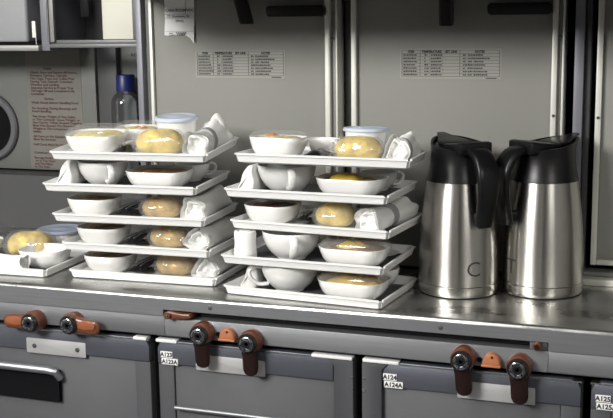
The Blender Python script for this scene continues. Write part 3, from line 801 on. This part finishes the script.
# --- napkin roll with flared ends and grey band (axis along +Y)
def napkin_meshes(L, r0, r1, r2, seed, tall=1.0):
    rnd = random.Random(seed); ph = [rnd.random() * 6 for _ in range(6)]
    n = 60; N = 22; rings = []
    H = max(r1, r2) * tall
    def rad(u): return r0 + ((r1 if u < 0 else r2) - r0) * abs(u) ** 1.4
    for i in range(N + 1):
        u = -1 + 2 * i / N; rr = rad(u); ring = []
        for k in range(n):
            a = 2 * PI * k / n
            f = abs(u) ** 1.2
            q = rr * (1 + .12 * f * math.sin(4 * a + ph[0] + u * 1.5) + .05 * f * math.sin(7 * a + ph[1] - u) + .02 * math.sin(3 * a + ph[2]))
            yy = u * L / 2 + .003 * f * math.sin(2 * a + ph[3]) * (1 if u > 0 else -1)
            z = math.sin(a) * q * tall * .92 + r0 * .95 + .25 * (rr - r0) * tall
            ring.append((math.cos(a) * q * .95, yy, max(.0004 + .0004 * math.sin(5 * a), z)))
        rings.append(ring)
    # fold the open ends in, in two steps, to show layered paper
    def inset(ring, s, dy):
        cx = sum(p[0] for p in ring) / n; cz = sum(p[2] for p in ring) / n
        return [(cx + (p[0] - cx) * s, p[1] + dy, cz + (p[2] - cz) * s) for p in ring]
    r0a = rings[0]; r1a = rings[-1]
    seq0 = [inset(r0a, .15, .012), inset(r0a, .45, .013), inset(r0a, .60, .004), inset(r0a, .68, .004), inset(r0a, .76, .012), inset(r0a, .93, .010)]
    seq1 = [inset(r1a, .93, -.010), inset(r1a, .76, -.012), inset(r1a, .68, -.004), inset(r1a, .60, -.004), inset(r1a, .45, -.013), inset(r1a, .15, -.012)]
    me = MB().loft(seq0 + rings + seq1).mesh('napkin', MAT['paper'], angle=70)
    br = []
    for u in (-.13, -.125, .125, .13):
        rr = rad(u) * (1.05 if abs(u) < .129 else 1.0)
        br.append([(math.cos(2 * PI * k / 32) * rr * .98, u * L / 2, max(.0002, math.sin(2 * PI * k / 32) * rr * tall * .95 + r0 * .95 + .002)) for k in range(32)])
    return me, MB().loft(br).mesh('paper_band', MAT['band'], angle=60)
def napkin(t, x, y, rz, label, L=.105, r0=.0150, r1=.0200, r2=.0195, seed=1, tall=1.0, band=True, tilt=0):
    r = thing('rolled_napkin', label, 'napkin', place(t, x, y, rz) @ RX(tilt), 'rolled paper napkins on the trays')
    a, b = part_mesh(('n', L, r0, r1, r2, seed, tall), lambda: napkin_meshes(L, r0, r1, r2, seed, tall))
    link('napkin', a, r)
    if band: link('paper_band', b, r)
    return r
# --- folded wedge napkin leaning at the left ends
def wedge_m():
    ol = [(-.0200, .0004), (.0130, .0004), (.0165, .012), (.0140, .026), (.0120, .0365), (.0085, .0395), (.0020, .0385), (-.0030, .0310), (-.0080, .0220), (-.0145, .0110), (-.0205, .0040)]
    P = [Vector((a, 0, b)) for a, b in ol]
    sm = arc_pts(P + [P[0]], 3)[:-1]
    rings = []
    for y, s in ((-.046, .80), (-.0445, .93), (-.040, 1.0), (-.02, .97), (0, 1.0), (.02, .96), (.040, 1.0), (.046, .85)):
        rings.append([((p.x) * s + .0010 * math.sin(y * 180 + p.z * 200), y + .004 * (p.z / .04) * math.sin(p.x * 160), max(.0003, .0003 + (p.z - .0003) * (s if abs(y) > .043 else .985 + .015 * math.sin(y * 120)))) for p in sm])
    return MB().loft(rings).mesh('folded_napkin', MAT['paper'], angle=50)
def wedge(t, x, y, rz, label, mirror=False):
    o = link('folded_napkin', part_mesh('wedge', wedge_m)); o.matrix_world = place(t, x, y, rz) @ Matrix.Diagonal((.78, 1.1, 1, 1))
    return tag(o, label, 'napkin', 'folded paper napkins at the tray ends')
# --- cutlery sachet
def sachet_meshes():
    rings = []
    for i in range(13):
        u = -1 + 2 * i / 12; h = .0042 * max(.06, (1 - abs(u) ** 4)); hw = .0150
        rings.append([(u * .042, math.cos(a) * hw * (1 + .03 * math.sin(i * 2.1)), max(.0002, .0044 + math.sin(a) * h * (1 + .2 * math.sin(3 * a + i)))) for a in [2 * PI * k / 16 for k in range(16)]])
    a = MB().loft(rings).mesh('pouch', MAT['sachet'], angle=70)
    s = MB()
    for y in (-.006, .001, .007):
        s.tube([(-.036, y, .0098), (-.012, y + .001, .0104), (.014, y - .001, .0104), (.040, y, .0096)], [.0012, .0014, .0014, .0022], 6, None, .5)
    b = s.mesh('cutlery', MAT['foil'])
    return a, b
def sachet(t, x, y, rz, label, s=1.0, cut=True):
    r = thing('cutlery_sachet', label, 'sachet', place(t, x, y, rz) @ Matrix.Scale(s, 4), 'black cutlery sachets on the trays')
    a, b = part_mesh('sac', sachet_meshes)
    link('pouch', a, r)
    if cut: link('cutlery', b, r)
    return r
# --- round pot with lid
def pot_m(): return MB().lathe([(.0270, 0), (.0290, .001), (.0330, .030), (.0335, .0330), (.0320, .0335), (.030, .0300)], 48).mesh('pot', MAT['porcelain'], angle=50)
def potlid_m(): return MB().lathe([(.0340, .0325), (.0365, .0330), (.0365, .0360), (.0345, .0372), (.0315, .0376), (.0300, .0366), (.0120, .0370), (.0100, .0378)], 48)
def pot(t, x, y, label, m='lidblue', s=1.0, sz=1.0, z=FL):
    r = thing('lidded_pot', label, 'pot', place(t, x, y, 0, z) @ Matrix.Diagonal((s, s, sz, 1)), 'round lidded pots at the back of the trays')
    link('pot_body', part_mesh('pot', pot_m), r)
    link('pot_lid', part_mesh(('pl', m), lambda: potlid_m().mesh('pot_lid', MAT[m], angle=50)), r)
    return r

# ===== right stack, bottom to top
def liner(t, label, cx=-.018, sx=1.66):
    o = link('tray_liner', part_mesh('pl', plate_m)); o.matrix_world = place(t, cx, 0) @ Matrix.Diagonal((sx, 1.48, 1, 1))
    return tag(o, label, 'plate', 'shallow white liner plates on the trays')
LZ = FL + .0022
def on(t, x, y, rz=0): return place(t, x, y, rz, LZ)
def sidebowl(t, x, y, food, label, lid=None, sz=SQ, z=LZ, rz=0):
    o = dish(t, x, y, rz, sz, food, label, lid, 'side_bowl', 'bowl'); o.matrix_world = place(t, x, y, rz, z); return o
def sach(t, x, y, rz, label, s=1.0, cut=True):
    o = sachet(t, x, y, rz, label, s, cut); o.matrix_world = place(t, x, y, rz, LZ) @ Matrix.Diagonal((s, s, 1.5, 1)); return o

wedge('R1', -.0965, .013, 0, 'folded white napkin at the left end of the lowest right-stack tray')
cup('R1', -.038, -.024, 212, 'white cup with its handle turned left, on the lowest right tray', 1.04)
dish('R1', .063, -.031, 0, BIG, [('egg', .92, 0, .007, .82), ('meat', .40, .022, .0095, .82)], 'oblong dish of yellow food under clear lid, lowest right tray', .0090)
cup('R1', .074, .036, 150, 'white cup behind the lidded dish on the lowest right tray', .74)
saucer('R2', .078, .038, 'saucer behind the lidded dish, second tray of the right stack', .56)
o = link('upright_napkin', MB().lathe([(.0140, .0003), (.0165, .002), (.0160, .012), (.0150, .024), (.0158, .036), (.0150, .0400), (.0125, .0408), (.0110, .036), (.0095, .036), (.0080, .0405), (.0040, .0400)], 36).mesh('upright_napkin', MAT['paper'], angle=60))
o.matrix_world = place('R2', -.0960, -.042, 20)
tag(o, 'rolled white napkin standing upright left of a cup, right stack', 'napkin')
cup('R2', -.036, -.015, -64, 'white cup with handle to the front, second tray of the right stack', 1.05)
dish('R2', .064, -.028, 0, BIG, [('meat', .92, 0, .004, .84), ('egg', .60, -.004, .0095, .82)], 'oblong dish of yellow and brown food under clear lid, second right tray', .0090)
liner('R3', 'long white liner plate under bowl and roll, middle right tray', -.0245, 1.55)
sidebowl('R3', -.0745, -.026, [('berry', .95, 0, .002, .86)], 'squarish white bowl of dark red food on the middle right tray')
sach('R3', -.0245, -.010, 90, 'black cutlery sachet between bowl and roll on the middle right tray', .68)
bread_roll('R3', .0205, -.022, 4, 'golden wrapped bread roll on the middle right tray', 'bread_pale', .056, .0200, 5)
napkin('R3', .0885, .000, -8, 'banded white napkin lying at the right end of the middle right tray', .110, .0165, .0205, .0200, 2)
wedge('R4', -.0970, .000, 0, 'folded white napkin left of a cup, second right tray from top')
cup('R4', -.046, -.019, -60, 'white cup with handle to the front, second right tray from top', 1.05)
dish('R4', .054, -.026, 0, BIG, [('meat', .90, 0, .002, .80), ('egg', .62, -.008, .009, .78)], 'open oblong dish of yellow food, second right tray from top', None)
cup('R4', .072, .0390, 40, 'white cup behind the yellow food dish, second right tray from top', .66)
# topmost right tray
liner('R5', 'long white liner plate under bowl and roll, topmost right tray')
sidebowl('R5', -.0710, -.026, [('salad', .95, 0, .004, .90), ('orange', .35, -.010, .007, .88)], 'lidded white bowl with orange garnish on the topmost right tray', .0075, (.0380, .034, .0285, .023))
o = cup('R5', -.022, .036, -42, 'small white cup between bowl and roll on the topmost right tray', .60); o.matrix_world = on('R5', -.022, .036, -42) @ Matrix.Scale(.60, 4)
sach('R5', -.0165, -.022, 90, 'black cutlery sachet in front of the small cup, topmost right tray', .78, False)
pot('R5', .040, .0285, 'round white pot with pale lid behind the roll, topmost right tray', 'lidblue', .88, 1.12, LZ)
bread_roll('R5', .0410, -.0270, 2, 'pale yellow bread roll in glossy wrapper on the topmost right tray', 'bread_pale', .064, .0205, 9)
napkin('R5', .0960, .000, 0, 'banded white napkin standing out at the right of the topmost right tray', .095, .0135, .0190, .0185, 4, 1.35)

# ===== left stack, bottom to top
for t, word, ang, sd, nr in (('L1', 'lowest left tray', 2, 3, (.108, .0180, .0215, .0205, 7)), ('L2', 'second left tray from the bottom', -2, 8, (.114, .0175, .0205, .0215, 11)), ('L3', 'middle left tray', 0, 12, (.108, .0180, .0210, .0205, 14))):
    liner(t, 'long white liner plate under bowl and roll on the ' + word)
    sidebowl(t, -.0715, -.027, [('meat', .95, 0, .002, .85)], 'white bowl on the ' + word)
    sach(t, -.0175, -.014, 90, 'black cutlery sachet left of the roll on the ' + word, .98)
    bread_roll(t, .0360, -.026, ang, 'brown wrapped bread roll on the ' + word, 'bread', .060, .0187, sd)
    napkin(t, .0950, .000, ang, 'white napkin at the right end of the ' + word, *nr, 1.0, False)
wedge('L4', -.0968, .000, 0, 'folded white napkin left of a cup on the left stack')
cup('L4', -.046, -.020, -52, 'white cup with handle to the right, second left tray from top', .94)
dish('L4', .047, -.027, 0, BIG, [('meat', .95, 0, .003, .82)], 'open oblong dish of brown food, second left tray from top', None)
cup('L4', .072, .0390, 40, 'white cup behind the brown food dish, second left tray from top', .66)
# topmost left tray
liner('L5', 'long white liner plate under bowl and roll on the topmost left tray')
sidebowl('L5', -.0665, -.025, [('salad', .96, 0, .004, .88)], 'lidded white bowl of pale salad on the topmost left tray', .0100, WIDE, LZ, 2)
sidebowl('L5', -.030, .0402, [('salad', .95, 0, .003, .86), ('orange', .5, .004, .005, .84)], 'second lidded bowl behind the roll on the topmost left tray', .0080, (.032, .0245, .026, .016))
sach('L5', -.0160, -.035, 90, 'black cutlery sachet between bowl and roll, topmost left tray', .50)
bread_roll('L5', .0330, -.0285, -2, 'large yellow bread roll in clear wrapper on the topmost left tray', 'bread_pale', .070, .0220, 17)
pot('L5', .0370, .0315, 'round white pot with pale blue lid on the topmost left tray', 'lidblue', .90, 1.22, LZ)
napkin('L5', .0940, .000, 3, 'tall banded white napkin flaring up on the topmost left tray', .108, .0150, .0200, .0240, 21, 1.25)

# ===== single tray at the left edge
o = sidebowl('LL', .077, -.001, [], 'white bowl on the single tray at the left edge', None, SQ, FL)
napkin('LL', .034, -.0520, 84, 'crumpled white napkin lying along the front of the single left tray', .080, .0125, .0125, .0185, 23, 1.2, False)
bread_roll('LL', .022, .0450, 0, 'large yellow wrapped bread roll on the single left tray', 'bread_pale', .076, .0265, 25, FL + .0005)
pot('LL', .036, .118, 'round pot with blue-grey lid standing behind the single left tray', 'lidgrey', 1.08, 1.02, .0004)
sidebowl('LL', -.066, .028, [('egg', .95, 0, .010, .88)], 'white bowl of yellow food at the far left of the single tray', None, SQ, FL)
o = link('foil_cup', MB().lathe([(.0145, 0), (.0180, .008), (.0185, .0085), (.0165, .0100), (.008, .0104)], 32).mesh('foil_cup', MAT['lidgrey'], angle=50))
o.matrix_world = place('LL', -.024, -.026); tag(o, 'small blue-grey covered cup at the front of the single left tray', 'cup')
